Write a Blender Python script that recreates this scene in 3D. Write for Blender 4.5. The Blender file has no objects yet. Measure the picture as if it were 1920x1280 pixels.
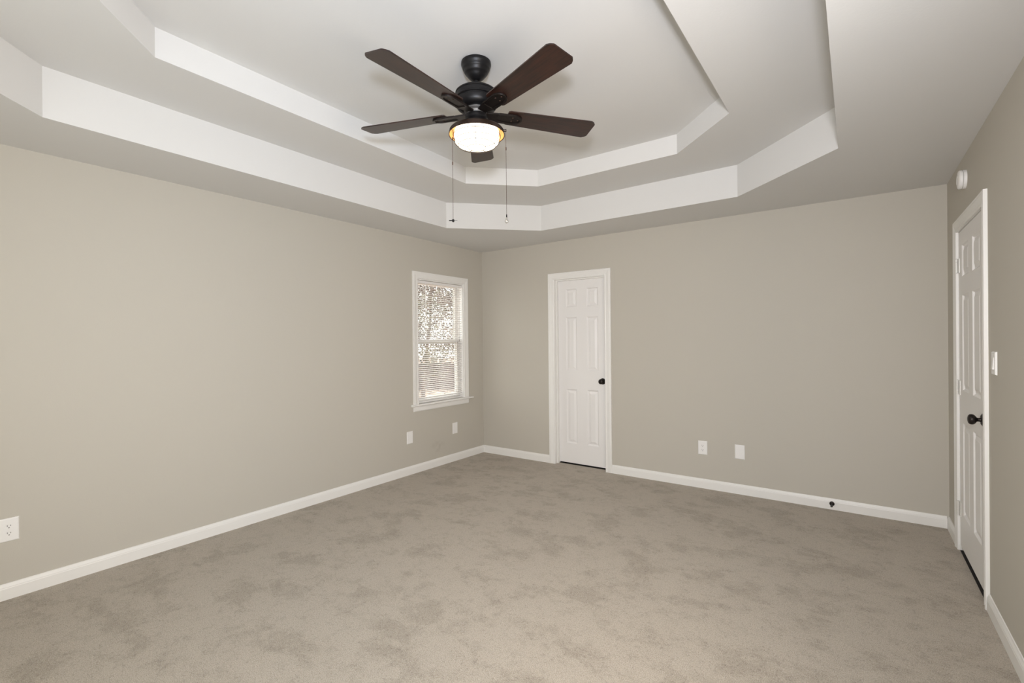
import bpy, bmesh, math, random
from mathutils import Vector, Matrix
random.seed(7)
R = math.radians
scn = bpy.context.scene
C = scn.collection

# ------------------------------------------------------------------ camera
W, H, H1, H2 = 4.27558, 2.45721, 2.70194, 2.84341     # room width, lower ceiling, first tray, top tray
YF = -5.32                                            # wall behind the camera
def make_camera():
    yaw, pitch, roll, f = 0.62245, -0.00262, -0.00942, 896.9555
    r0 = Vector((math.cos(yaw), math.sin(yaw), 0)); f0 = Vector((-math.sin(yaw), math.cos(yaw), 0)); u0 = Vector((0, 0, 1))
    fw = f0*math.cos(pitch) + u0*math.sin(pitch); u2 = -f0*math.sin(pitch) + u0*math.cos(pitch)
    r3 = r0*math.cos(roll) + u2*math.sin(roll); u3 = -r0*math.sin(roll) + u2*math.cos(roll)
    m = Matrix((r3, u3, -fw)).transposed().to_4x4(); m.translation = (3.73701, -4.58803, 1.37361)
    cd = bpy.data.cameras.new('camera'); cd.sensor_width = 36; cd.lens = f/1920*36; cd.clip_start = .02; cd.clip_end = 300
    co = bpy.data.objects.new('camera', cd); C.objects.link(co); co.matrix_world = m; scn.camera = co
make_camera()

# ------------------------------------------------------------------ world, lights, exposure
vs = scn.view_settings
vs.view_transform = 'Standard'; vs.look = 'None'; vs.gamma = 1; vs.use_curve_mapping = False
vs.exposure = 0.0
w = bpy.data.worlds.new('world'); scn.world = w; w.use_nodes = True
nt = w.node_tree; bg = nt.nodes['Background']
bg.inputs[0].default_value = (1.01, 1, .98, 1); bg.inputs[1].default_value = 3.55

def lamp(name, kind, loc, look, power, col, **kw):
    d = bpy.data.lights.new(name, kind); d.energy = power; d.color = col
    for k, v in kw.items(): setattr(d, k, v)
    o = bpy.data.objects.new(name, d); C.objects.link(o); o.location = loc
    o.rotation_euler = (Vector(look)-Vector(loc)).to_track_quat('-Z', 'Y').to_euler()
    return o
# the photographer's flash beside the camera (its shadows fall on the tray ceiling)
lamp('flash', 'SPOT', (3.81, -4.70, 1.70), (0.9, -0.2, 1.75), 190, (.82, 1, 1.27), spot_size=R(140), spot_blend=1.0, shadow_soft_size=.10)
lamp('flash_core', 'SPOT', (3.81, -4.70, 1.70), (2.6, -0.1, 1.2), 112, (1.34, 1, .68), spot_size=R(100), spot_blend=1.0, shadow_soft_size=.10)
# fill lamp added at an unseen window beside the camera
lamp('added_window_fill', 'AREA', (W-.03, -3.85, 1.40), (0, -3.3, 1.20), 22, (1.22, 1, .80), shape='RECTANGLE', size=1.4, size_y=1.15, spread=R(130))
# sun over the house, for the yard outside the side window
lamp('sun', 'SUN', (0, 10, 10), (-.4, 0, 2.2), 5.0, (1, .93, .82), angle=R(.6))

# ------------------------------------------------------------------ materials
def mat(name, col, rough=.6, metal=0, bump=None, spec=None, coat=0):
    m = bpy.data.materials.new(name); m.use_nodes = True
    n = m.node_tree; b = n.nodes['Principled BSDF']
    b.inputs['Base Color'].default_value = (*col, 1); b.inputs['Roughness'].default_value = rough; b.inputs['Metallic'].default_value = metal
    if spec is not None: b.inputs['Specular IOR Level'].default_value = spec
    if coat: b.inputs['Coat Weight'].default_value = coat; b.inputs['Coat Roughness'].default_value = .15
    if bump:
        sc, st, di = bump
        tc = n.nodes.new('ShaderNodeTexCoord'); t = n.nodes.new('ShaderNodeTexNoise'); t.inputs['Scale'].default_value = sc; t.inputs['Detail'].default_value = 3
        bp = n.nodes.new('ShaderNodeBump'); bp.inputs['Strength'].default_value = st; bp.inputs['Distance'].default_value = di
        n.links.new(tc.outputs['Object'], t.inputs['Vector']); n.links.new(t.outputs['Fac'], bp.inputs['Height']); n.links.new(bp.outputs[0], b.inputs['Normal'])
    return m
WALLC = (.537, .508, .446)
M = {}
M['wall'] = mat('greige_wall_paint', WALLC, .75, bump=(160, .12, .002), spec=.3)
M['ceil'] = mat('ceiling_paint', (.71, .705, .69), .9, bump=(90, .12, .003), spec=.2)
M['trim'] = mat('white_trim_paint', (.84, .83, .80), .38, bump=(30, .03, .001))
M['door'] = mat('white_door_paint', (.83, .815, .80), .42, bump=(60, .05, .001))
M['plate'] = mat('white_plate_plastic', (.86, .85, .83), .35)
M['slot'] = mat('socket_slot', (.02, .02, .02), .6)
M['vinyl'] = mat('white_vinyl_sash', (.82, .80, .77), .4)
M['slat'] = mat('white_blind_slat', (.86, .84, .82), .45)
M['track'] = mat('sash_track', (.33, .30, .26), .5)
M['cordm'] = mat('lift_cord', (.45, .42, .38), .8)
M['bronze'] = mat('oil_rubbed_bronze', (.022, .017, .015), .38, metal=.6, spec=.5)
M['blackm'] = mat('matte_black_metal', (.007, .0065, .007), .42, metal=.1, spec=.35)
M['brownm'] = mat('brown_bronze_metal', (.045, .028, .02), .4, metal=.6)
M['alu'] = mat('grey_motor_metal', (.30, .29, .28), .4, metal=.7)
M['chainm'] = mat('pull_chain_metal', (.10, .06, .045), .4, metal=.7)
M['gap_shade'] = mat('under_door_shade', (.012, .009, .008), .9)  # near-black colour holding the shade of the gaps under the doors
M['brass'] = mat('bright_hinge', (.80, .79, .75), .35, metal=.2)

# wall paint of the left wall with a faint smudge near the outlets
def smudge_wall():
    m = mat('greige_wall_paint_smudged', WALLC, .75, bump=(160, .12, .002), spec=.3)
    n = m.node_tree; b = n.nodes['Principled BSDF']; L = n.links
    tc = n.nodes.new('ShaderNodeTexCoord'); mp = n.nodes.new('ShaderNodeMapping')
    mp.inputs['Location'].default_value = (0, .80*1/.13, -.215/.075); mp.inputs['Scale'].default_value = (0.01, 1/.13, 1/.075)
    ln = n.nodes.new('ShaderNodeVectorMath'); ln.operation = 'LENGTH'
    ns = n.nodes.new('ShaderNodeTexNoise'); ns.inputs['Scale'].default_value = 14; ns.inputs['Detail'].default_value = 4
    rp = n.nodes.new('ShaderNodeMapRange'); rp.inputs[1].default_value = 1.0; rp.inputs[2].default_value = .2; rp.inputs[3].default_value = 0; rp.inputs[4].default_value = 1
    r2 = n.nodes.new('ShaderNodeMapRange'); r2.inputs[1].default_value = .42; r2.inputs[2].default_value = .62
    mu = n.nodes.new('ShaderNodeMath'); mu.operation = 'MULTIPLY'; m3 = n.nodes.new('ShaderNodeMath'); m3.operation = 'MULTIPLY'; m3.inputs[1].default_value = .4
    mx = n.nodes.new('ShaderNodeMix'); mx.data_type = 'RGBA'; mx.inputs[6].default_value = (*WALLC, 1); mx.inputs[7].default_value = (.36, .32, .26, 1)
    L.new(tc.outputs['Object'], mp.inputs[0]); L.new(mp.outputs[0], ln.inputs[0]); L.new(ln.outputs['Value'], rp.inputs[0])
    L.new(tc.outputs['Object'], ns.inputs['Vector']); L.new(ns.outputs['Fac'], r2.inputs[0])
    L.new(rp.outputs[0], mu.inputs[0]); L.new(r2.outputs[0], mu.inputs[1]); L.new(mu.outputs[0], m3.inputs[0])
    L.new(m3.outputs[0], mx.inputs[0]); L.new(mx.outputs[2], b.inputs['Base Color'])
    return m
M['wall_l'] = smudge_wall()

def carpet():
    m = bpy.data.materials.new('beige_cut_pile_carpet'); m.use_nodes = True
    n = m.node_tree; L = n.links; b = n.nodes['Principled BSDF']
    b.inputs['Roughness'].default_value = 1; b.inputs['Specular IOR Level'].default_value = .1
    b.inputs['Sheen Weight'].default_value = .25; b.inputs['Sheen Roughness'].default_value = .6
    tc = n.nodes.new('ShaderNodeTexCoord')
    def noise(s, d, r=.55, dist=0, vec=None):
        t = n.nodes.new('ShaderNodeTexNoise'); t.inputs['Scale'].default_value = s; t.inputs['Detail'].default_value = d
        t.inputs['Roughness'].default_value = r; t.inputs['Distortion'].default_value = dist
        L.new(vec or tc.outputs['Object'], t.inputs['Vector']); return t.outputs['Fac']
    def rng(x, a, b_, c=0, d=1):
        r = n.nodes.new('ShaderNodeMapRange'); r.interpolation_type = 'SMOOTHSTEP'
        for i, v in enumerate((a, b_, c, d)): r.inputs[i+1].default_value = v
        L.new(x, r.inputs[0]); return r.outputs[0]
    def mix(f, a, b_):
        x = n.nodes.new('ShaderNodeMix'); x.data_type = 'RGBA'
        for s, v in ((0, f), (6, a), (7, b_)):
            if isinstance(v, tuple): x.inputs[s].default_value = v
            elif isinstance(v, (int, float)): x.inputs[s].default_value = v
            else: L.new(v, x.inputs[s])
        return x.outputs[2]
    # where feet and the vacuum have turned the nap, broken up by small tufts
    wv = n.nodes.new('ShaderNodeMapping'); wv.inputs['Scale'].default_value = (1, 1.3, 1); wv.inputs['Rotation'].default_value = (0, 0, .5); L.new(tc.outputs['Object'], wv.inputs[0])
    big = rng(noise(3.2, 12, .70, .12, wv.outputs[0]), .48, .61)
    mid = rng(noise(14, 8, .74, .1), .49, .64)
    fine = noise(260, 2, .6)
    tuft = noise(80, 5, .75, .3)
    def math_(op, a_, b_):
        m_ = n.nodes.new('ShaderNodeMath'); m_.operation = op
        for i_, v in enumerate((a_, b_)):
            if isinstance(v, (int, float)): m_.inputs[i_].default_value = v
            else: L.new(v, m_.inputs[i_])
        return m_.outputs[0]
    patch = math_('MINIMUM', math_('ADD', math_('MULTIPLY', big, .62), math_('MULTIPLY', mid, .38)), 1.0)
    c = mix(patch, (.460, .402, .322, 1), (.308, .260, .195, 1))
    tuft_shade = math_('MULTIPLY', rng(tuft, .50, .36), math_('ADD', math_('MULTIPLY', patch, .55), .34))  # shadow between tufts put into the colour, denser in the patches
    c = mix(tuft_shade, c, (.17, .135, .095, 1))
    g2 = rng(fine, .52, .34, 0, .6)
    c = mix(g2, c, (.23, .185, .135, 1))
    g3 = rng(fine, .52, .68, 0, .6)
    c = mix(g3, c, (.64, .575, .49, 1))
    L.new(c, b.inputs['Base Color'])
    bp = n.nodes.new('ShaderNodeBump'); bp.inputs['Strength'].default_value = .7; bp.inputs['Distance'].default_value = .005
    ad = n.nodes.new('ShaderNodeMath'); ad.operation = 'ADD'; L.new(fine, ad.inputs[0]); L.new(tuft, ad.inputs[1])
    L.new(ad.outputs[0], bp.inputs['Height']); L.new(bp.outputs[0], b.inputs['Normal'])
    return m
M['carpet'] = carpet()

def walnut():
    m = bpy.data.materials.new('dark_walnut_blade'); m.use_nodes = True
    n = m.node_tree; L = n.links; b = n.nodes['Principled BSDF']
    tc = n.nodes.new('ShaderNodeTexCoord'); mp = n.nodes.new('ShaderNodeMapping'); mp.inputs['Scale'].default_value = (2.2, 30, 30)
    t = n.nodes.new('ShaderNodeTexNoise'); t.inputs['Scale'].default_value = 3; t.inputs['Detail'].default_value = 6; t.inputs['Distortion'].default_value = .6
    cr = n.nodes.new('ShaderNodeValToRGB'); cr.color_ramp.elements[0].position = .35; cr.color_ramp.elements[0].color = (.009, .004, .003, 1)
    cr.color_ramp.elements[1].position = .72; cr.color_ramp.elements[1].color = (.038, .0125, .0075, 1)
    L.new(tc.outputs['Object'], mp.inputs[0]); L.new(mp.outputs[0], t.inputs['Vector']); L.new(t.outputs['Fac'], cr.inputs[0]); L.new(cr.outputs[0], b.inputs['Base Color'])
    b.inputs['Roughness'].default_value = .36; b.inputs['Coat Weight'].default_value = .25; b.inputs['Coat Roughness'].default_value = .25
    return m
M['walnut'] = walnut()

def emis(name, col, s):
    m = bpy.data.materials.new(name); m.use_nodes = True; n = m.node_tree
    b = n.nodes['Principled BSDF']; b.inputs['Base Color'].default_value = (.9, .88, .84, 1); b.inputs['Roughness'].default_value = .3
    b.inputs['Emission Color'].default_value = (*col, 1); b.inputs['Emission Strength'].default_value = s
    return m
M['glow'] = emis('lit_frosted_glass', (1, .88, .68), 3.8)
M['pan_glow'] = mat('amber_pan_glow', (.62, .34, .12), .45, metal=.5)  # lamp's amber glow on the bronze pan put into the colour

def glass(name, tint=(1, 1, 1), refl=.07):
    m = bpy.data.materials.new(name); m.use_nodes = True; n = m.node_tree; L = n.links
    out = n.nodes['Material Output']; n.nodes.remove(n.nodes['Principled BSDF'])
    t = n.nodes.new('ShaderNodeBsdfTransparent'); t.inputs[0].default_value = (*tint, 1)
    g = n.nodes.new('ShaderNodeBsdfGlossy'); g.inputs['Roughness'].default_value = .02
    x = n.nodes.new('ShaderNodeMixShader'); x.inputs[0].default_value = refl
    L.new(t.outputs[0], x.inputs[1]); L.new(g.outputs[0], x.inputs[2]); L.new(x.outputs[0], out.inputs[0])
    return m
M['pane'] = glass('window_pane', (.95, .97, .96))
M['clear'] = glass('clear_drop', (.93, .92, .9), .25)

def mottled(name, c1, c2, scale, rough=.9, detail=5, vec=(1, 1, 1)):
    m = bpy.data.materials.new(name); m.use_nodes = True; n = m.node_tree; L = n.links; b = n.nodes['Principled BSDF']
    tc = n.nodes.new('ShaderNodeTexCoord'); mp = n.nodes.new('ShaderNodeMapping'); mp.inputs['Scale'].default_value = vec
    t = n.nodes.new('ShaderNodeTexNoise'); t.inputs['Scale'].default_value = scale; t.inputs['Detail'].default_value = detail
    cr = n.nodes.new('ShaderNodeValToRGB'); cr.color_ramp.elements[0].position = .38; cr.color_ramp.elements[1].position = .62
    cr.color_ramp.elements[0].color = (*c1, 1); cr.color_ramp.elements[1].color = (*c2, 1)
    L.new(tc.outputs['Object'], mp.inputs[0]); L.new(mp.outputs[0], t.inputs['Vector']); L.new(t.outputs['Fac'], cr.inputs[0]); L.new(cr.outputs[0], b.inputs['Base Color'])
    b.inputs['Roughness'].default_value = rough
    return m
M['litter'] = mottled('leaf_litter', (.10, .065, .05), (.72, .53, .42), 5, detail=9)
M['bark'] = mottled('tree_bark', (.05, .035, .03), (.17, .12, .10), 6, vec=(1, 1, .25))
M['leaf1'] = mottled('rust_leaves', (.055, .042, .038), (.24, .18, .15), 3)
M['leaf2'] = mottled('green_leaves', (.055, .052, .040), (.22, .20, .14), 3)
M['fence'] = mottled('weathered_fence', (.055, .040, .040), (.125, .092, .09), 4, vec=(1, 1, .15))

# ------------------------------------------------------------------ mesh helpers
def new(): return bmesh.new()
def obj(name, bm, m, parent=None, smooth=False, loc=None, rot=None, bevel=0, autos=None):
    bmesh.ops.recalc_face_normals(bm, faces=bm.faces)
    me = bpy.data.meshes.new(name); bm.to_mesh(me); bm.free()
    for x in (m if isinstance(m, list) else [m]): me.materials.append(x)
    if smooth:
        me.polygons.foreach_set('use_smooth', [True]*len(me.polygons))
    o = bpy.data.objects.new(name, me); C.objects.link(o)
    if smooth and autos:
        for e in me.edges: pass
        try: me.set_sharp_from_angle(angle=R(autos))
        except Exception: pass
    if parent: o.parent = parent
    if loc: o.location = loc
    if rot: o.rotation_euler = rot
    if bevel:
        b = o.modifiers.new('bevel', 'BEVEL'); b.width = bevel; b.segments = 2; b.limit_method = 'ANGLE'
    return o
def box(bm, x0, x1, y0, y1, z0, z1):
    v = [bm.verts.new(p) for p in ((x0,y0,z0),(x1,y0,z0),(x1,y1,z0),(x0,y1,z0),(x0,y0,z1),(x1,y0,z1),(x1,y1,z1),(x0,y1,z1))]
    for f in ((3,2,1,0),(4,5,6,7),(0,1,5,4),(1,2,6,5),(2,3,7,6),(3,0,4,7)): bm.faces.new([v[i] for i in f])
def lathe(bm, prof, seg=32, cx=0, cy=0, mtx=None, cap=True):
    """prof: list of (r, z) from top to bottom, revolved around z"""
    rings = []
    for r, z in prof:
        if r < 1e-6: rings.append([bm.verts.new((cx, cy, z))])
        else: rings.append([bm.verts.new((cx+r*math.cos(2*math.pi*i/seg), cy+r*math.sin(2*math.pi*i/seg), z)) for i in range(seg)])
    for a, b in zip(rings, rings[1:]):
        for i in range(seg):
            j = (i+1) % seg
            if len(a) == 1 and len(b) > 1: bm.faces.new((a[0], b[i], b[j]))
            elif len(b) == 1 and len(a) > 1: bm.faces.new((a[i], b[0], a[j]))
            elif len(a) > 1: bm.faces.new((a[i], b[i], b[j], a[j]))
    if cap:
        for rg in (rings[0], rings[-1]):
            if len(rg) > 1: bm.faces.new(rg)
    if mtx is not None:
        bmesh.ops.transform(bm, matrix=mtx, verts=[v for rg in rings for v in rg])
def tube(bm, pts, r, seg=8, closed=False, rads=None):
    pts = [Vector(p) for p in pts]; n = len(pts); rings = []
    for i, p in enumerate(pts):
        if closed: t = pts[(i+1) % n]-pts[i-1]
        else: t = pts[min(i+1, n-1)]-pts[max(i-1, 0)]
        t.normalize(); a = Vector((0, 0, 1)) if abs(t.z) < .9 else Vector((1, 0, 0))
        u = t.cross(a).normalized(); v = t.cross(u); rr = rads[i] if rads else r
        rings.append([bm.verts.new(p+u*rr*math.cos(2*math.pi*k/seg)+v*rr*math.sin(2*math.pi*k/seg)) for k in range(seg)])
    m = n if closed else n-1
    for i in range(m):
        a, b = rings[i], rings[(i+1) % n]
        for k in range(seg):
            bm.faces.new((a[k], a[(k+1) % seg], b[(k+1) % seg], b[k]))
    if not closed: bm.faces.new(rings[0]); bm.faces.new(rings[-1])
def prism(bm, poly, f, d0, d1):
    """poly of 2-D points, f(a, b, d) -> 3-D point"""
    A = [bm.verts.new(f(a, b, d0)) for a, b in poly]; B = [bm.verts.new(f(a, b, d1)) for a, b in poly]
    bm.faces.new(A); bm.faces.new(B[::-1])
    for i in range(len(poly)):
        j = (i+1) % len(poly); bm.faces.new((A[i], B[i], B[j], A[j]))
def empty(name, loc=(0, 0, 0), rz=0):
    o = bpy.data.objects.new(name, None); C.objects.link(o); o.location = loc; o.rotation_euler = (0, 0, rz); o.empty_display_size = .05
    return o
def struct(o): o['kind'] = 'structure'; return o
def tag(o, label, cat, group=None, kind=None):
    o['label'] = label; o['category'] = cat
    if group: o['group'] = group
    if kind: o['kind'] = kind
    return o

# ------------------------------------------------------------------ room shell
def wall_mesh(f, a0, a1, z0, z1, holes, thick, blind=()):
    """wall in (a, z), front at depth 0, back at depth thick; holes are (a0,a1,z0,z1)"""
    bm = new()
    As = sorted({a0, a1, *[h[0] for h in holes], *[h[1] for h in holes]}); Zs = sorted({z0, z1, *[h[2] for h in holes], *[h[3] for h in holes]})
    def hole(i, j):
        if i < 0 or j < 0 or i >= len(As)-1 or j >= len(Zs)-1: return True
        a = (As[i]+As[i+1])/2; z = (Zs[j]+Zs[j+1])/2
        return any(h[0] < a < h[1] and h[2] < z < h[3] for h in holes)
    def q(*p): bm.faces.new([bm.verts.new(f(*x)) for x in p])
    for i in range(len(As)-1):
        for j in range(len(Zs)-1):
            a, b, c, d = As[i], As[i+1], Zs[j], Zs[j+1]
            if hole(i, j): continue
            q((a,c,0),(b,c,0),(b,d,0),(a,d,0)); q((a,c,thick),(b,c,thick),(b,d,thick),(a,d,thick))
            if hole(i-1, j): q((a,c,0),(a,d,0),(a,d,thick),(a,c,thick))
            if hole(i+1, j): q((b,c,0),(b,d,0),(b,d,thick),(b,c,thick))
            if hole(i, j-1): q((a,c,0),(b,c,0),(b,c,thick),(a,c,thick))
            if hole(i, j+1): q((a,d,0),(b,d,0),(b,d,thick),(a,d,thick))
    for (b0, b1, c0, c1) in blind:      # unseen backing sheet added behind a closed door to block sky light
        e = .004; q((b0-e,c0,thick+e),(b1+e,c0,thick+e),(b1+e,c1+e,thick+e),(b0-e,c1+e,thick+e))
        q((b0-e,c0,thick+e),(b1+e,c0,thick+e),(b1+e,c0-.04,0.03),(b0-e,c0-.04,0.03))
    bmesh.ops.remove_doubles(bm, verts=bm.verts, dist=1e-5)
    return bm
TH = .14
WIN = (-1.081, -.357, .70, 2.034)          # opening in the left wall
D1 = (1.010, 1.645, -.03, 2.052)            # opening in the back wall (rough, jamb inside)
D2 = (-1.212, -.408, -.03, 2.052)           # opening in the right wall
RW = (-4.65, -3.05, .75, 2.1)                # unseen window added beside the camera
struct(obj('wall_left', wall_mesh(lambda a, z, d: (-d, a, z), YF-TH, TH, -.05, 3.05, [WIN], TH), M['wall_l']))
struct(obj('wall_back', wall_mesh(lambda a, z, d: (a, d, z), 0, W, -.05, 3.05, [D1], TH, [D1]), M['wall']))
struct(obj('wall_right', wall_mesh(lambda a, z, d: (W+d, a, z), YF-TH, TH, -.05, 3.05, [D2, RW], TH, [D2]), M['wall']))
FW = (1.0, 3.6, .75, 2.1)
struct(obj('wall_front', wall_mesh(lambda a, z, d: (a, YF-d, z), 0, W, -.05, 3.05, [FW], TH), M['wall']))
bm = new(); box(bm, -.0, W+.0, YF, .0, -.05, 0); box(bm, 1.0285, 1.6265, .0, .070, -.028, 0)
struct(obj('floor', bm, M['carpet']))

# tray ceiling: two octagonal steps
OUT = [(.76, -4.200), (.597, -4.032), (.551, -1.212), (1.211, -.554), (3.010, -.591), (3.664, -1.257), (3.668, -4.03), (3.02, -4.70)]
OUT[0] = (1.24, -4.70)
INN = [(1.55, -4.185), (1.104, -3.740), (1.069, -1.519), (1.513, -1.081), (2.703, -1.091), (3.141, -1.535), (3.128, -3.74), (2.70, -4.185)]
bm = new()
rc = [bm.verts.new(p) for p in ((0, YF, H), (0, 0, H), (W, 0, H), (W, YF, H))]
o1 = [bm.verts.new((x, y, H)) for x, y in OUT]; o2 = [bm.verts.new((x, y, H1)) for x, y in OUT]
i1 = [bm.verts.new((x, y, H1)) for x, y in INN]; i2 = [bm.verts.new((x, y, H2)) for x, y in INN]
for k in range(4):                        # chamfer edge with its corner, side edge with two corners
    bm.faces.new((o1[2*k], o1[2*k+1], rc[k])); bm.faces.new((o1[2*k+1], o1[(2*k+2) % 8], rc[(k+1) % 4], rc[k]))
for k in range(8):
    j = (k+1) % 8
    bm.faces.new((o1[k], o1[j], o2[j], o2[k])); bm.faces.new((o2[k], o2[j], i1[j], i1[k])); bm.faces.new((i1[k], i1[j], i2[j], i2[k]))
bm.faces.new(i2)
box(bm, -.3, W+.3, YF-.3, .3, 3.05, 3.12)   # roof deck over the tray
struct(obj('ceiling', bm, M['ceil']))

# baseboards
BBP = [(0, 0), (.013, 0), (.013, .060), (.0115, .064), (.0115, .068), (.009, .074), (.0065, .0795), (.005, .085), (0, .086)]
def baseboard(name, f, segs):
    bm = new()
    for a, b in segs: prism(bm, BBP, f, a, b)
    return struct(obj(name, bm, M['trim']))
baseboard('baseboard_left', lambda d, z, a: (d, a, z), [(YF, 0)])
baseboard('baseboard_back', lambda d, z, a: (a, -d, z), [(.0131, .957), (1.697, W-.0131)])
baseboard('baseboard_right', lambda d, z, a: (W-d, a, z), [(YF, -1.272), (-.350, 0)])
baseboard('baseboard_front', lambda d, z, a: (a, YF+d, z), [(.0131, W-.0131)])

# casing profile: u = distance outward from the opening, d = how far it stands off the wall
CAS = [(0, 0), (0, .010), (.004, .0125), (.012, .0125), (.016, .0105), (.030, .0125), (.046, .0165), (.052, .0175), (.058, .016), (.064, .0175), (.070, .016), (.070, 0)]
def casing(f, a0, a1, z0, z1, m, parent, wdt=.07, closed_bottom=False):
    bm = new(); s = wdt/.07; rows = []
    for u, d in CAS:
        u *= s
        rows.append([bm.verts.new(f(*p, d)) for p in ((a0-u, z0), (a0-u, z1+u), (a1+u, z1+u), (a1+u, z0))])
    n = len(rows)
    for i in range(n):
        A, B = rows[i], rows[(i+1) % n]
        for k in range(3): bm.faces.new((A[k], A[k+1], B[k+1], B[k]))
    bm.faces.new([r[0] for r in rows]); bm.faces.new([r[3] for r in rows])
    return obj('casing', bm, m, parent)

def panel_slab(f, a0, a1, z0, z1, thick, cols, rows, m, parent, name='slab'):
    """door leaf with raised panels; f(a, z, d) with d = depth behind the front face"""
    bm = new()
    As = sorted({a0, a1, *[x for c in cols for x in c]}); Zs = sorted({z0, z1, *[x for r in rows for x in r]})
    def isp(a, b, c, d): return (a, b) in cols and (c, d) in rows
    for i in range(len(As)-1):
        for j in range(len(Zs)-1):
            a, b, c, d = As[i], As[i+1], Zs[j], Zs[j+1]
            if not isp(a, b, c, d):
                bm.faces.new([bm.verts.new(f(*p)) for p in ((a,c,0),(b,c,0),(b,d,0),(a,d,0))]); continue
            loops = []
            for ins, dep in ((0, 0), (.004, .003), (.010, .0095), (.016, .0105), (.020, .0095), (.040, .0025), (.043, .002)):
                loops.append([bm.verts.new(f(*p)) for p in ((a+ins,c+ins,dep),(b-ins,c+ins,dep),(b-ins,d-ins,dep),(a+ins,d-ins,dep))])
            for A, B in zip(loops, loops[1:]):
                for k in range(4): bm.faces.new((A[k], A[(k+1) % 4], B[(k+1) % 4], B[k]))
            bm.faces.new(loops[-1])
    for p in (((a0,z0,0),(a1,z0,0),(a1,z0,thick),(a0,z0,thick)), ((a0,z1,0),(a1,z1,0),(a1,z1,thick),(a0,z1,thick)),
              ((a0,z0,0),(a0,z1,0),(a0,z1,thick),(a0,z0,thick)), ((a1,z0,0),(a1,z1,0),(a1,z1,thick),(a1,z0,thick)),
              ((a0,z0,thick),(a1,z0,thick),(a1,z1,thick),(a0,z1,thick))):
        bm.faces.new([bm.verts.new(f(*x)) for x in p])
    bmesh.ops.remove_doubles(bm, verts=bm.verts, dist=1e-5)
    return obj(name, bm, m, parent)

def knob(parent, loc, direction, back=True):
    """round door knob: rose, neck and ball, axis along direction"""
    q = Vector(direction).to_track_quat('Z', 'Y').to_matrix().to_4x4(); q.translation = loc
    bm = new()
    lathe(bm, [(.0125, .006), (.0105, .012), (.0095, .020), (.011, .0255), (.0165, .029), (.0235, .034), (.0268, .040), (.0275, .046), (.0262, .0525), (.021, .0580), (.011, .0612), (0, .0622)], 32, mtx=q)
    k = obj('knob', bm, M['bronze'], parent, smooth=True)
    bm = new(); lathe(bm, [(.033, 0), (.033, .003), (.031, .0055), (.026, .0075), (.024, .010), (.014, .011), (0, .011)], 32, mtx=q)
    obj('rose', bm, M['bronze'], k, smooth=True, autos=40)
    return k

def jamb(f, a0, a1, z1, d0, d1, m, parent, stop, t=.018, st=(.0, .035)):
    """side and head jambs, with the stop strip at depth `stop`"""
    bm = new()
    def b(aa, ab, za, zb, da, db):
        v = [f(a, z, d) for a in (aa, ab) for z in (za, zb) for d in (da, db)]
        vs_ = [bm.verts.new(p) for p in v]
        for q in ((0,1,3,2),(4,5,7,6),(0,1,5,4),(2,3,7,6),(0,2,6,4),(1,3,7,5)): bm.faces.new([vs_[i] for i in q])
    b(a0-t, a0, 0, z1+t, d0, d1); b(a1, a1+t, 0, z1+t, d0, d1); b(a0, a1, z1, z1+t, d0, d1)
    s0, s1, sw = stop
    b(a0, a0+sw, 0, z1, s0, s1); b(a1-sw, a1, 0, z1, s0, s1); b(a0+sw, a1-sw, z1-sw, z1, s0, s1)
    return obj('jamb', bm, m, parent)

# door_1: narrow six panel door in the back wall, leaf set back against its stop
d1 = struct(empty('door_1', (1.3275, 0, 0)))
o = Vector((1.3275, 0, 0))
fb = lambda a, z, d: (a-o.x, d, z)
jamb(fb, 1.028, 1.627, 2.034, -.0, TH, M['trim'], d1, (.038, .074, .010))
casing(lambda a, z, d: (a-o.x, -d, z), 1.025, 1.630, 0, 2.037, M['trim'], d1)
panel_slab(lambda a, z, d: (a-o.x, .075+d, z), 1.031, 1.624, .016, 2.030, .035,
           [(1.130, 1.262), (1.385, 1.517)], [(.232, .828), (1.035, 1.620), (1.732, 1.930)], M['door'], d1)
bm = new(); box(bm, 1.0285-o.x, 1.6265-o.x, .0705, TH, -.02, .002); obj('shade_strip', bm, M['gap_shade'], d1)  # dark strip, shade below the leaf put into its colour
knob(d1, (1.566-o.x, .0755, .930), (0, -1, 0))

# door_2: six panel door in the right wall, hinged on the far side, leaf flush with the wall
d2 = struct(empty('door_2', (W, -.81, 0)))
oy = -.81
jamb(lambda a, z, d: (d, a-oy, z), -1.194, -.426, 2.034, .0, TH, M['trim'], d2, (.040, .075, .011))
casing(lambda a, z, d: (-d, a-oy, z), -1.198, -.422, 0, 2.037, M['trim'], d2)
panel_slab(lambda a, z, d: (.002+d, a-oy, z), -1.191, -.429, .036, 2.030, .035,
           [(-1.070, -.860), (-.750, -.540)], [(.255, .833), (1.035, 1.630), (1.742, 1.940)], M['door'], d2)
bm = new(); box(bm, .001, TH, -1.1935-oy, -.4265-oy, -.02, .002); obj('shade_strip', bm, M['gap_shade'], d2)  # dark strip added where only shade lies under this leaf
knob(d2, (.0025, -1.128-oy, .934), (-1, 0, 0))
for z in (1.82, 1.045, .27):
    bm = new()
    box(bm, -.0015, .0018, -.466-oy, -.4312-oy, z-.045, z+.045)
    box(bm, -.0140, -.0115, -.421-oy, -.400-oy, z-.045, z+.045)
    for k in range(5):
        lathe(bm, [(.0055, z-.045+k*.018), (.0055, z-.045+k*.018+.0172)], 12, cx=-.0165+.0085, cy=-.4275-oy)
    lathe(bm, [(.0062, z+.0450), (.0062, z+.0475), (.003, z+.050)], 12, cx=-.008, cy=-.4275-oy)
    obj('hinge', bm, M['brass'], d2)

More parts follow.
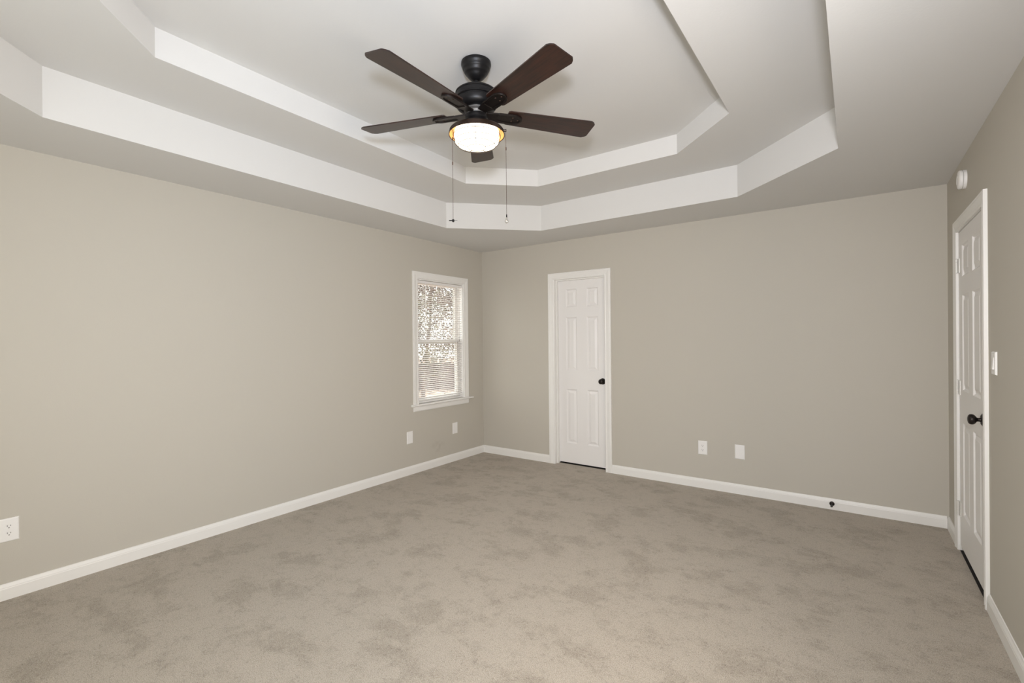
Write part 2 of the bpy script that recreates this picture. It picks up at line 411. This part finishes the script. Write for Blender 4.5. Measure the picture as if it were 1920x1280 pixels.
# ------------------------------------------------------------------ window_1 in the left wall
w1 = struct(empty('window_1', (0, -.719, .70)))
oy, oz = -.719, .70
fw = lambda a, z, d: (d, a-oy, z-oz)
casing(fw, -1.081, -.357, .711, 2.034, M['trim'], w1)
bm = new(); 
box(bm, -.0505, .0005, -1.0805-oy, -.3575-oy, .7005-oz, .711-oz)
prism(bm, [(.0005, .690), (.030, .690), (.036, .694), (.038, .700), (.036, .706), (.030, .711), (.0005, .711)], lambda d, z, a: (d, a-oy, z-oz), -1.180, -.222)
obj('window_sill', bm, M['trim'], w1)
bm = new(); prism(bm, [(0, .636), (.010, .636), (.014, .642), (.016, .650), (.016, .6895), (0, .6895)], lambda d, z, a: (d, a-oy, z-oz), -1.150, -.288)
obj('apron', bm, M['trim'], w1)
# frame lining the opening
bm = new()
def wb(x0, x1, y0, y1, z0, z1): box(bm, x0, x1, y0-oy, y1-oy, z0-oz, z1-oz)
wb(-.139, -.0005, -1.0805, -1.071, .7112, 2.0335); wb(-.139, -.0005, -.367, -.3575, .7112, 2.0335); wb(-.139, -.0005, -1.0705, -.3675, 2.022, 2.0335)
wb(-.139, -.0510, -1.0705, -.3675, .7005, .722)
obj('window_frame', bm, M['trim'], w1)
def sash(name, x0, x1, z0, z1, st, rt, rb):
    global bm
    bm = new()
    y0, y1 = -1.069, -.369
    wb(x0, x1, y0, y0+st, z0, z1); wb(x0, x1, y1-st, y1, z0, z1)
    wb(x0, x1, y0+st, y1-st, z1-rt, z1); wb(x0, x1, y0+st, y1-st, z0, z0+rb)
    # glazing bead
    b = .008
    wb(x0+.004, x0+.010, y0+st, y0+st+b, z0+rb, z1-rt); wb(x0+.004, x0+.010, y1-st-b, y1-st, z0+rb, z1-rt)
    s = obj(name, bm, M['vinyl'], w1, bevel=.0015)
    bm = new(); xm = (x0+x1)/2; wb(xm-.002, xm+.002, y0+st-.003, y1-st+.003, z0+rb-.003, z1-rt+.003)
    obj('pane', bm, M['pane'], s)
sash('upper_sash', -.115, -.086, 1.345, 2.020, .040, .034, .036)
sash('lower_sash', -.080, -.052, .724, 1.392, .042, .036, .040)
bm = new()   # darker channel where the lower sash slides, and the line under the check rail
wb(-.0505, -.0475, -.412, -.404, .765, 1.372); 
obj('sash_track', bm, M['track'], w1)
# sash lock on the check rail
bm = new(); wb(-.078, -.060, -.745, -.700, 1.3925, 1.400); lathe(bm, [(.010, 1.4085-oz), (.010, 1.4005-oz)], 16, cx=-.069, cy=-.722-oy)
obj('sash_lock', bm, M['brass'], w1)

# ------------------------------------------------------------------ blind hanging in the window
bl = tag(empty('window_blind', (-.026, -.719, .72)), 'white horizontal slat mini blind, lowered with open slats, inside the window frame', 'window blind')
bm = new()
Y0, Y1 = -.348, .348
zs = []; z = .750
while z < 1.985: zs.append(z); z += .0213
for z in zs:
    pts = [(-.0125, -.0012), (-.006, .0006), (0, .0012), (.006, .0006), (.0125, -.0012)]
    tl = R(-20)
    pr = [(a*math.cos(tl)-b*math.sin(tl), a*math.sin(tl)+b*math.cos(tl)) for a, b in pts]
    pr = pr + [(a, b-.0004) for a, b in pr[::-1]]
    prism(bm, pr, lambda a, b, y: (a, y, z+b-.72), Y0, Y1)
obj('slats', bm, M['slat'], bl)
bm = new(); box(bm, -.0145, .0125, -.350, .350, 1.990-.72, 2.018-.72)
obj('headrail', bm, M['slat'], bl, bevel=.002)
bm = new(); box(bm, -.0125, .0125, Y0, Y1, .716-.72+.0, .728-.72)
obj('bottom_rail', bm, M['slat'], bl, bevel=.003)
for y in (-.255, 0, .255):
    bm = new()
    for xx in (-.0135, .0135): tube(bm, [(xx, y, .006), (xx, y, 1.275)], .0006, 5)
    obj('ladder_cord', bm, M['slat'], bl)
bm = new(); tube(bm, [(.0150, -.232, 1.278), (.0175, -.232, 1.262), (.0175, -.232, .66)], .0038, 6)
obj('tilt_wand', bm, M['slat'], bl)
bm = new()
for dy in (0, .007): tube(bm, [(.0165, .300+dy, 1.285), (.0168, .300+dy, .66)], .0009, 5)
lathe(bm, [(.002, .668), (.005, .655), (.0055, .645), (0, .644)], 10, cx=.0168, cy=.3035)
obj('lift_cord', bm, M['cordm'], bl)

# unseen windows behind and beside the camera, added to bring in light
def plain_window(name, f, wd, loc):
    w_ = struct(empty(name, loc))
    casing(lambda a, z, d: f(a, z, -d), -wd/2, wd/2, 0, 1.35, M['trim'], w_)
    def fb_(bm, a0, a1, z0, z1, d0, d1): prism(bm, [(a0, z0), (a1, z0), (a1, z1), (a0, z1)], f, d0, d1)
    bm = new(); fb_(bm, -wd/2-.09, wd/2+.09, -.02, -.0005, -.035, -.0005); obj('window_sill', bm, M['trim'], w_)
    bm = new(); h = wd/2
    for a0, a1, z0, z1 in ((-h, -h+.05, 0, 1.35), (h-.05, h, 0, 1.35), (-h+.05, h-.05, 1.30, 1.35), (-h+.05, h-.05, 0, .05), (-.03, .03, .05, 1.30), (-h+.05, -.03, .66, .70), (.03, h-.05, .66, .70)):
        fb_(bm, a0+.0005*(a0 == -h), a1-.0005*(a1 == h), z0+.0005*(z0 == 0), z1-.0005*(z1 == 1.35), .06, .10)
    obj('window_frame', bm, M['vinyl'], w_)
    bm = new(); fb_(bm, -h+.04, h-.04, .03, 1.32, .079, .083); obj('pane', bm, M['pane'], w_)
plain_window('unseen_window_2', lambda a, z, d: (a, -d, z), 2.6, (2.3, YF, .75))
plain_window('unseen_window_3', lambda a, z, d: (d, a, z), 1.6, (W, -3.85, .75))

# ------------------------------------------------------------------ plates on the walls
def plate_bm(w_, h_, t=.006):
    bm = new(); loops = []
    for ins, d in ((0, 0), (0, .002), (.003, t-.001), (.006, t)):
        a, b = w_/2-ins, h_/2-ins
        loops.append([bm.verts.new((x, -d, z)) for x, z in ((-a, -b), (a, -b), (a, b), (-a, b))])
    for A, B in zip(loops, loops[1:]):
        for k in range(4): bm.faces.new((A[k], A[(k+1) % 4], B[(k+1) % 4], B[k]))
    bm.faces.new(loops[-1]); bm.faces.new(loops[0])
    return bm
def screw(parent, x, z, y=-.0060):
    q = Matrix.Rotation(R(90), 4, 'X'); q.translation = (x, y, z)
    bm = new(); lathe(bm, [(.0033, 0), (.0031, .0006), (0, .0009)], 12, mtx=q)
    return obj('screw', bm, M['plate'], parent)
def outlet(name, loc, rz, label, duplex, group=None, cat='outlet'):
    t = tag(empty(name, loc, rz), label, cat, group)
    obj('cover_plate', plate_bm(.080, .125), M['plate'], t)
    if duplex:
        for dz in (.0195, -.0195):
            bm = new()   # rounded socket face
            pts = []
            for k in range(24):
                a = 2*math.pi*k/24; x = .0172*math.cos(a); z = max(-.0125, min(.0125, .0172*math.sin(a))); pts.append((x, z+dz))
            prism(bm, pts, lambda a, b, d: (a, -d, b), .0045, .0075)
            s = obj('socket', bm, M['plate'], t)
            for x, hh in ((-.0063, .0045), (.0063, .0036)):
                bm = new(); box(bm, x-.0010, x+.0010, -.0078, -.0074, dz+.0035-hh, dz+.0035+hh)
                obj('slot', bm, M['slot'], s)
            q = Matrix.Rotation(R(90), 4, 'X'); q.translation = (0, -.0074, dz-.0075)
            bm = new(); lathe(bm, [(.0026, 0), (.0026, .0004)], 12, mtx=q); obj('ground_hole', bm, M['slot'], s)
        screw(t, 0, 0)
    else:
        screw(t, 0, .042); screw(t, 0, -.042)
    return t
outlet('wall_outlet', (0, -4.079, .3725), R(90), 'white duplex outlet low on the long left wall, nearest to the camera', True, 'duplex outlets')
outlet('wall_outlet', (2.592, 0, .370), 0, 'white duplex outlet with two sockets on the back wall, right of the closed narrow door', True, 'duplex outlets')
outlet('blank_cover_plate', (2.904, 0, .370), 0, 'white blank cover plate on the back wall, right of the duplex outlet', False, 'blank cover plates', 'wall plate')
outlet('blank_cover_plate', (0, -1.204, .380), R(90), 'white blank cover plate on the left wall, below the left side of the window', False, 'blank cover plates', 'wall plate')
outlet('blank_cover_plate', (0, -.519, .374), R(90), 'white blank cover plate on the left wall, nearest to the room corner', False, 'blank cover plates', 'wall plate')

sw = tag(empty('light_switch', (W, -1.412, 1.243), R(-90)), 'white rocker light switch on the right wall beside the door casing', 'light switch')
obj('cover_plate', plate_bm(.078, .110, .0085), M['plate'], sw)
bm = new(); prism(bm, [(-.029, 0), (.029, 0), (.029, .0095), (0, .0115), (-.029, .0135)], lambda z, d, x: (x, -d, z), -.0165, .0165)
obj('rocker', bm, M['plate'], sw)
screw(sw, 0, .042, -.0085); screw(sw, 0, -.042, -.0085)

# smoke detector on the right wall
sd = tag(empty('smoke_detector', (W, -.700, 2.305), R(-90)), 'round white smoke detector high on the right wall above the door', 'smoke detector')
q = Matrix.Rotation(R(90), 4, 'X')
bm = new(); lathe(bm, [(.055, 0), (.055, .014), (.051, .0155), (.047, .0155)], 48, mtx=q); obj('base_ring', bm, M['plate'], sd, smooth=True, autos=35)
bm = new(); lathe(bm, [(.050, .0156), (.055, .018), (.055, .029), (.050, .034), (.038, .0365), (.026, .037), (.024, .035), (0, .035)], 48, mtx=q); obj('cover', bm, M['plate'], sd, smooth=True, autos=35)

# door stop screwed to the back baseboard
ds = tag(empty('door_stop', (3.578, -.0132, .048)), 'small dark bronze door stop on the back wall baseboard, near the right corner', 'door stop')
bm = new(); lathe(bm, [(.0175, 0), (.0175, .003), (.013, .007), (.006, .009), (0, .009)], 20, mtx=q); obj('base', bm, M['bronze'], ds, smooth=True, autos=40)
bm = new(); lathe(bm, [(.0042, .009), (.0042, .056)], 12, mtx=q); obj('rod', bm, M['bronze'], ds, smooth=True, autos=40)
bm = new(); lathe(bm, [(.0075, .0562), (.009, .060), (.0085, .070), (.005, .073), (0, .073)], 16, mtx=q); obj('bumper', bm, M['slot'], ds, smooth=True, autos=40)

# ------------------------------------------------------------------ ceiling fan
FX, FY = 2.120, -2.636
fan = tag(empty('ceiling_fan', (FX, FY, H2)), 'five blade ceiling fan with dark walnut blades, black motor and lit caged lamp', 'ceiling fan')
Z = lambda z: z-H2
bm = new(); lathe(bm, [(.070, Z(2.8432)), (.078, Z(2.838)), (.079, Z(2.826)), (.077, Z(2.819)), (.073, Z(2.815)), (.0725, Z(2.806)), (.069, Z(2.798)), (.065, Z(2.795)), (.063, Z(2.786)), (.058, Z(2.778)), (.053, Z(2.775)), (.048, Z(2.766)), (.039, Z(2.756)), (.027, Z(2.747)), (.016, Z(2.742)), (0, Z(2.742))], 48)
obj('canopy', bm, M['blackm'], fan, smooth=True, autos=50)
bm = new(); lathe(bm, [(.0125, Z(2.743)), (.0125, Z(2.716)), (.020, Z(2.714)), (.022, Z(2.710)), (.022, Z(2.700)), (0, Z(2.700))], 24)
obj('downrod', bm, M['blackm'], fan, smooth=True, autos=50)
bm = new(); lathe(bm, [(0, Z(2.701)), (.040, Z(2.701)), (.075, Z(2.695)), (.100, Z(2.686)), (.110, Z(2.678)), (.111, Z(2.672)), (.108, Z(2.670)), (.108, Z(2.652)), (.111, Z(2.649)), (.111, Z(2.643)), (.105, Z(2.640)), (.105, Z(2.635)), (.110, Z(2.631)), (.109, Z(2.614)), (.103, Z(2.601)), (.092, Z(2.592)), (.075, Z(2.588)), (0, Z(2.588))], 64)
obj('motor_housing', bm, M['blackm'], fan, smooth=True, autos=30)
bm = new(); lathe(bm, [(.066, Z(2.5875)), (.066, Z(2.582)), (.048, Z(2.578)), (.046, Z(2.563)), (0, Z(2.563))], 40)
obj('flywheel', bm, M['alu'], fan, smooth=True, autos=30)
bm = new(); lathe(bm, [(.046, Z(2.5628)), (.058, Z(2.560)), (.060, Z(2.556)), (.060, Z(2.541)), (.056, Z(2.537)), (.060, Z(2.531)), (.068, Z(2.520)), (.069, Z(2.513)), (.062, Z(2.5065)), (0, Z(2.5065))], 48)
obj('switch_housing', bm, M['blackm'], fan, smooth=True, autos=30)
# lamp pan: shallow open bowl, bronze, lit inside
bm = new(); lathe(bm, [(.045, Z(2.506)), (.066, Z(2.506)), (.095, Z(2.5005)), (.125, Z(2.491)), (.138, Z(2.484)), (.1435, Z(2.477)), (.145, Z(2.464)), (.1475, Z(2.461)), (.1475, Z(2.456)), (.1445, Z(2.456)), (.1425, Z(2.475)), (.136, Z(2.482)), (.122, Z(2.488)), (.06, Z(2.500)), (.045, Z(2.502))], 64, cap=False)
pan = obj('light_pan', bm, M['brownm'], fan, smooth=True, autos=40)
bm = new(); lathe(bm, [(.1435, Z(2.458)), (.1415, Z(2.474)), (.135, Z(2.481)), (.122, Z(2.4865)), (.06, Z(2.498))], 64, cap=False)  # inner shell added to carry the amber lamp glow
obj('pan_glow_shell', bm, M['pan_glow'], pan, smooth=True)
bm = new(); lathe(bm, [(.112, Z(2.484)), (.1165, Z(2.475)), (.1185, Z(2.455)), (.1175, Z(2.437)), (.113, Z(2.421)), (.102, Z(2.409)), (.085, Z(2.402)), (.050, Z(2.397)), (0, Z(2.3955))], 64)
obj('glass_bowl', bm, M['glow'], fan, smooth=True)
bm = new()
cage = [(.1265, 2.460), (.1255, 2.446), (.122, 2.430), (.115, 2.414), (.105, 2.404), (.088, 2.3975), (.068, 2.394), (.047, 2.3915)]
def ring(r, z, t=.0014): tube(bm, [(r*math.cos(2*math.pi*k/64), r*math.sin(2*math.pi*k/64), Z(z)) for k in range(64)], t, 6, closed=True)
for r, z in ((.1258, 2.449), (.1190, 2.422), (.098, 2.4012), (.047, 2.3915)): ring(r, z)
tocam = math.atan2(-4.588-FY, 3.737-FX)
for k in range(5):
    a = tocam-.06+2*math.pi*k/5
    tube(bm, [(r*math.cos(a), r*math.sin(a), Z(z)) for r, z in [(.138, 2.474), (.131, 2.467)]+cage], .0014, 6)
obj('cage', bm, M['brownm'], fan, smooth=True)
# blades and irons
R0, th0, tn = .672, -17.66, -.1804
for k in range(5):
    th = R(th0+72*k)
    mt = Matrix.Rotation(th, 4, 'Z')
    pitch = math.atan(tn)
    # blade outline (x along radius, y across)
    bm = new()
    out = [(.165, -.050), (.175, -.056), (R0-.027, -.0741), (R0-.012, -.066), (R0-.001, -.054), (R0, -.050), (R0, .050), (R0-.001, .054), (R0-.012, .066), (R0-.027, .0741), (.175, .056), (.165, .050)]
    prism(bm, out, lambda a, b, d: (a, b, d), -.003, .003)
    bl_ = obj('blade', bm, M['walnut'], fan)
    mb = Matrix.Translation((0, 0, Z(2.573))) @ mt @ Matrix.Rotation(pitch, 4, 'X'); bl_.matrix_local = mb
    # iron: arm from the flywheel, open plate screwed under the blade
    bm = new()
    # solid plate with a rounded end, a raised rim around it and a bent arm to the flywheel
    end = [(.205+.048*math.cos(t), .040*math.sin(t)) for t in [R(-90+15*q_) for q_ in range(13)]]
    prism(bm, [(.115, -.036)]+end+[(.115, .036)], lambda a, b, d: (a, b, d), -.0075, -.0032)
    inner = [(.203+.038*math.cos(t), .029*math.sin(t)) for t in [R(-90+15*q_) for q_ in range(13)]]
    rim = list(zip([(.115, -.036)]+end+[(.115, .036)], [(.115, -.025)]+inner+[(.115, .025)]))
    for (a1, b1), (a2, b2) in zip(rim, rim[1:]):
        prism(bm, [a1, a2, b2, b1], lambda a, b, d: (a, b, d), -.0125, -.0075)
    prism(bm, [(.052, -.024), (.115, -.036), (.115, .036), (.052, .024)], lambda a, b, d: (a, b, d+(.115-a)*.06), -.0125, -.0045)
    bmesh.ops.remove_doubles(bm, verts=bm.verts, dist=1e-5)
    ir = obj('blade_iron', bm, M['bronze'], fan, bevel=.0015)
    ir.matrix_local = mb
    for sx, sy in ((.196, -.014), (.196, .014), (.228, 0)):
        bm = new(); lathe(bm, [(.0042, -.0076), (.0040, -.0092), (.002, -.0100), (0, -.0101)], 12, cx=sx, cy=sy)
        obj('screw', bm, M['chainm'], ir, smooth=True)
# pull chains with their pendants
nv = Vector((-.6407, .7678, 0)); rv = Vector((.7678, .6407, 0))
for nm, off, dep, zt, zb, zj in (('fan', -.131, .062, 2.458, 2.030, 2.33), ('bulb', .1525, -.022, 2.470, 2.030, 2.38)):
    p = rv*off + nv*dep
    pc = obj('pull_chain', new(), M['chainm'], fan)
    bm = new()
    n = int((zt-zb)/.0042)
    for i in range(n):
        z = zt-(zt-zb)*i/n; rr = .0016
        lathe(bm, [(0, Z(z)+rr), (rr, Z(z)+rr*.3), (rr, Z(z)-rr*.3), (0, Z(z)-rr)], 6, cx=p.x, cy=p.y)
    tube(bm, [(p.x, p.y, Z(zt)), (p.x, p.y, Z(zb))], .0007, 5)
    lathe(bm, [(0, Z(zj)+.010), (.0028, Z(zj)+.008), (.0028, Z(zj)-.008), (0, Z(zj)-.010)], 8, cx=p.x, cy=p.y)
    bmesh.ops.recalc_face_normals(bm, faces=bm.faces); bm.to_mesh(pc.data); bm.free()
    bm = new()   # lug on the pan rim that the chain hangs from
    rr = math.hypot(p.x, p.y); ux = Vector((p.x/rr, p.y/rr, 0))
    a = ux*.140; b = ux*(rr+.003)
    tube(bm, [(a.x, a.y, Z(zt)+.006), (b.x, b.y, Z(zt)+.006)], .0065, 10)
    obj('chain_lug', bm, M['brownm'], fan)
    if nm == 'fan':
        bm = new(); lathe(bm, [(0, Z(zb)), (.004, Z(zb)-.001), (.0065, Z(zb)-.005), (.0065, Z(zb)-.013), (.003, Z(zb)-.017), (0, Z(zb)-.0175)], 14, cx=p.x, cy=p.y)
        for q_ in range(4):
            a = q_*math.pi/2 + .62; c_, s_ = math.cos(a), math.sin(a)
            prism(bm, [(.005, -.0028), (.022, -.0045), (.022, .0045), (.005, .0028)], lambda u, v, d: (p.x+u*c_-v*s_, p.y+u*s_+v*c_, Z(zb)-.0095+d+v*.25), 0, .0012)
        o_ = obj('fan_pendant', bm, M['blackm'], pc)
    else:
        bm = new(); lathe(bm, [(0, Z(zb)+.006), (.0028, Z(zb)+.005), (.0034, Z(zb)-.010), (0, Z(zb)-.011)], 12, cx=p.x, cy=p.y)
        o_ = obj('pendant_cap', bm, M['blackm'], pc)
        bm = new(); lathe(bm, [(0, Z(zb)-.0112), (.0035, Z(zb)-.012), (.005, Z(zb)-.018), (.0095, Z(zb)-.026), (.0105, Z(zb)-.032), (.008, Z(zb)-.039), (.003, Z(zb)-.042), (0, Z(zb)-.042)], 20, cx=p.x, cy=p.y)
        o_ = obj('bulb_pendant', bm, M['clear'], pc, smooth=True)

# ------------------------------------------------------------------ the yard outside the side window
bm = new(); g = 40
GZ = -.55
def gz(x, y): return GZ + .05*math.sin(x*.7)*math.cos(y*.6)
vv = {}
for i in range(g+1):
    for j in range(g+1):
        x = -.4-i*1.2; y = -14+j*1.2; vv[i, j] = bm.verts.new((x, y, gz(x, y)))
for i in range(g):
    for j in range(g): bm.faces.new((vv[i, j], vv[i+1, j], vv[i+1, j+1], vv[i, j+1]))
gr = obj('yard_ground', bm, M['litter']); struct(gr)

cam0 = Vector((3.737, -4.588, 0))
def outdir(s): return Vector((-3.737, s+4.588, 0))     # direction through the point y = s of the window wall
# dark board fence across the yard
fc = Vector((-8.9, 9.9, 0)); fd = Vector((.75, .66, 0)).normalized()
fz = gz(fc.x, fc.y)-.05
fn = tag(empty('board_fence', (fc.x, fc.y, fz)), 'dark weathered board fence across the yard, seen through the window blind', 'fence')
fn.rotation_euler = (0, 0, math.atan2(fd.y, fd.x))
for i in range(-6, 7):
    bm = new(); x0 = i*1.2
    for k in range(8): box(bm, x0+k*.15+.002, x0+k*.15+.148, -.012, .012, .04, 1.10+random.uniform(-.03, .03))
    box(bm, x0, x0+1.2, .0125, .05, .25, .34); box(bm, x0, x0+1.2, .0125, .05, .82, .91)
    obj('fence_panel', bm, M['fence'], fn)

def tree(pos, height, tr, lean, leafm, nleaf, label, spread=1.6, crown0=.36):
    base = Vector((pos[0], pos[1], gz(*pos)-.05))
    t = tag(empty('tree', base), label, 'tree', 'trees in the yard')
    rnd = random.Random(int(pos[0]*100+pos[1]*7))
    bm = new(); n = 9; P = []
    for i in range(n):
        f = i/(n-1); P.append(Vector((lean[0]*f+rnd.uniform(-.06, .06)*f, lean[1]*f+rnd.uniform(-.06, .06)*f, height*f)))
    tube(bm, P, tr, 8, rads=[tr*(1-.8*i/(n-1)) for i in range(n)])
    tips = []
    for b in range(20):
        f = rnd.uniform(crown0, 1); i = min(int(f*(n-1)), n-2); s = P[i].lerp(P[i+1], f*(n-1)-i)
        a = rnd.uniform(0, 2*math.pi); ln = spread*rnd.uniform(.6, 1.2)*(1.15-f*.5)
        e = s+Vector((math.cos(a)*ln, math.sin(a)*ln, ln*rnd.uniform(.25, .8))); m_ = s.lerp(e, .5)+Vector((0, 0, .1*ln))
        tube(bm, [s, m_, e], tr*.2, 5, rads=[tr*.28, tr*.18, tr*.05]); tips += [m_, e, s.lerp(e, .75)]
    obj('trunk', bm, M['bark'], t)
    bm = new()
    for i in range(nleaf):
        c = rnd.choice(tips)+Vector((rnd.gauss(0, .22), rnd.gauss(0, .22), rnd.gauss(0, .20)))
        u = Vector((rnd.uniform(-1, 1), rnd.uniform(-1, 1), rnd.uniform(-1, 1))).normalized(); v = u.orthogonal().normalized(); s = rnd.uniform(.02, .042)
        bm.faces.new([bm.verts.new(x) for x in (c-u*s, c+v*s*.45, c+u*s, c-v*s*.45)])
    obj('foliage', bm, leafm, t)
specs = [(-1.30, 10.0, 4.2, .05, (.5, -.2), 'leaf2', 6000, 'slender green tree nearest to the side window'),
 (-.36, 13.0, 4.8, .06, (-.5, .3), 'leaf1', 8000, 'brown leaved leaning tree before the fence on the right'),
 (-1.02, 16.4, 5.0, .07, (.4, .3), 'leaf1', 8000, 'brown leaved tree before the fence on the left'),
 (-2.1, 13.0, 5.0, .09, (.3, .2), 'leaf2', 7000, 'green tree left of the window view'),
 (2.3, 13.0, 5.5, .09, (-.2, -.2), 'leaf2', 7000, 'green tree right of the window view'),
 (-1.22, 26.0, 7, .15, (.3, .2), 'leaf1', 13000, 'tall brown leaved tree behind the board fence on the left'),
 (-.40, 23.0, 7, .15, (.3, .2), 'leaf1', 13000, 'tall brown leaved tree behind the board fence on the right')]
for s, dist, hh, tr, lean, lm, nl, lab in specs:
    d = outdir(s).normalized(); p = cam0+d*dist
    tree((p.x, p.y), hh, tr, lean, M[lm], nl, lab, spread=hh*.24, crown0=.12 if dist > 20 else .24)
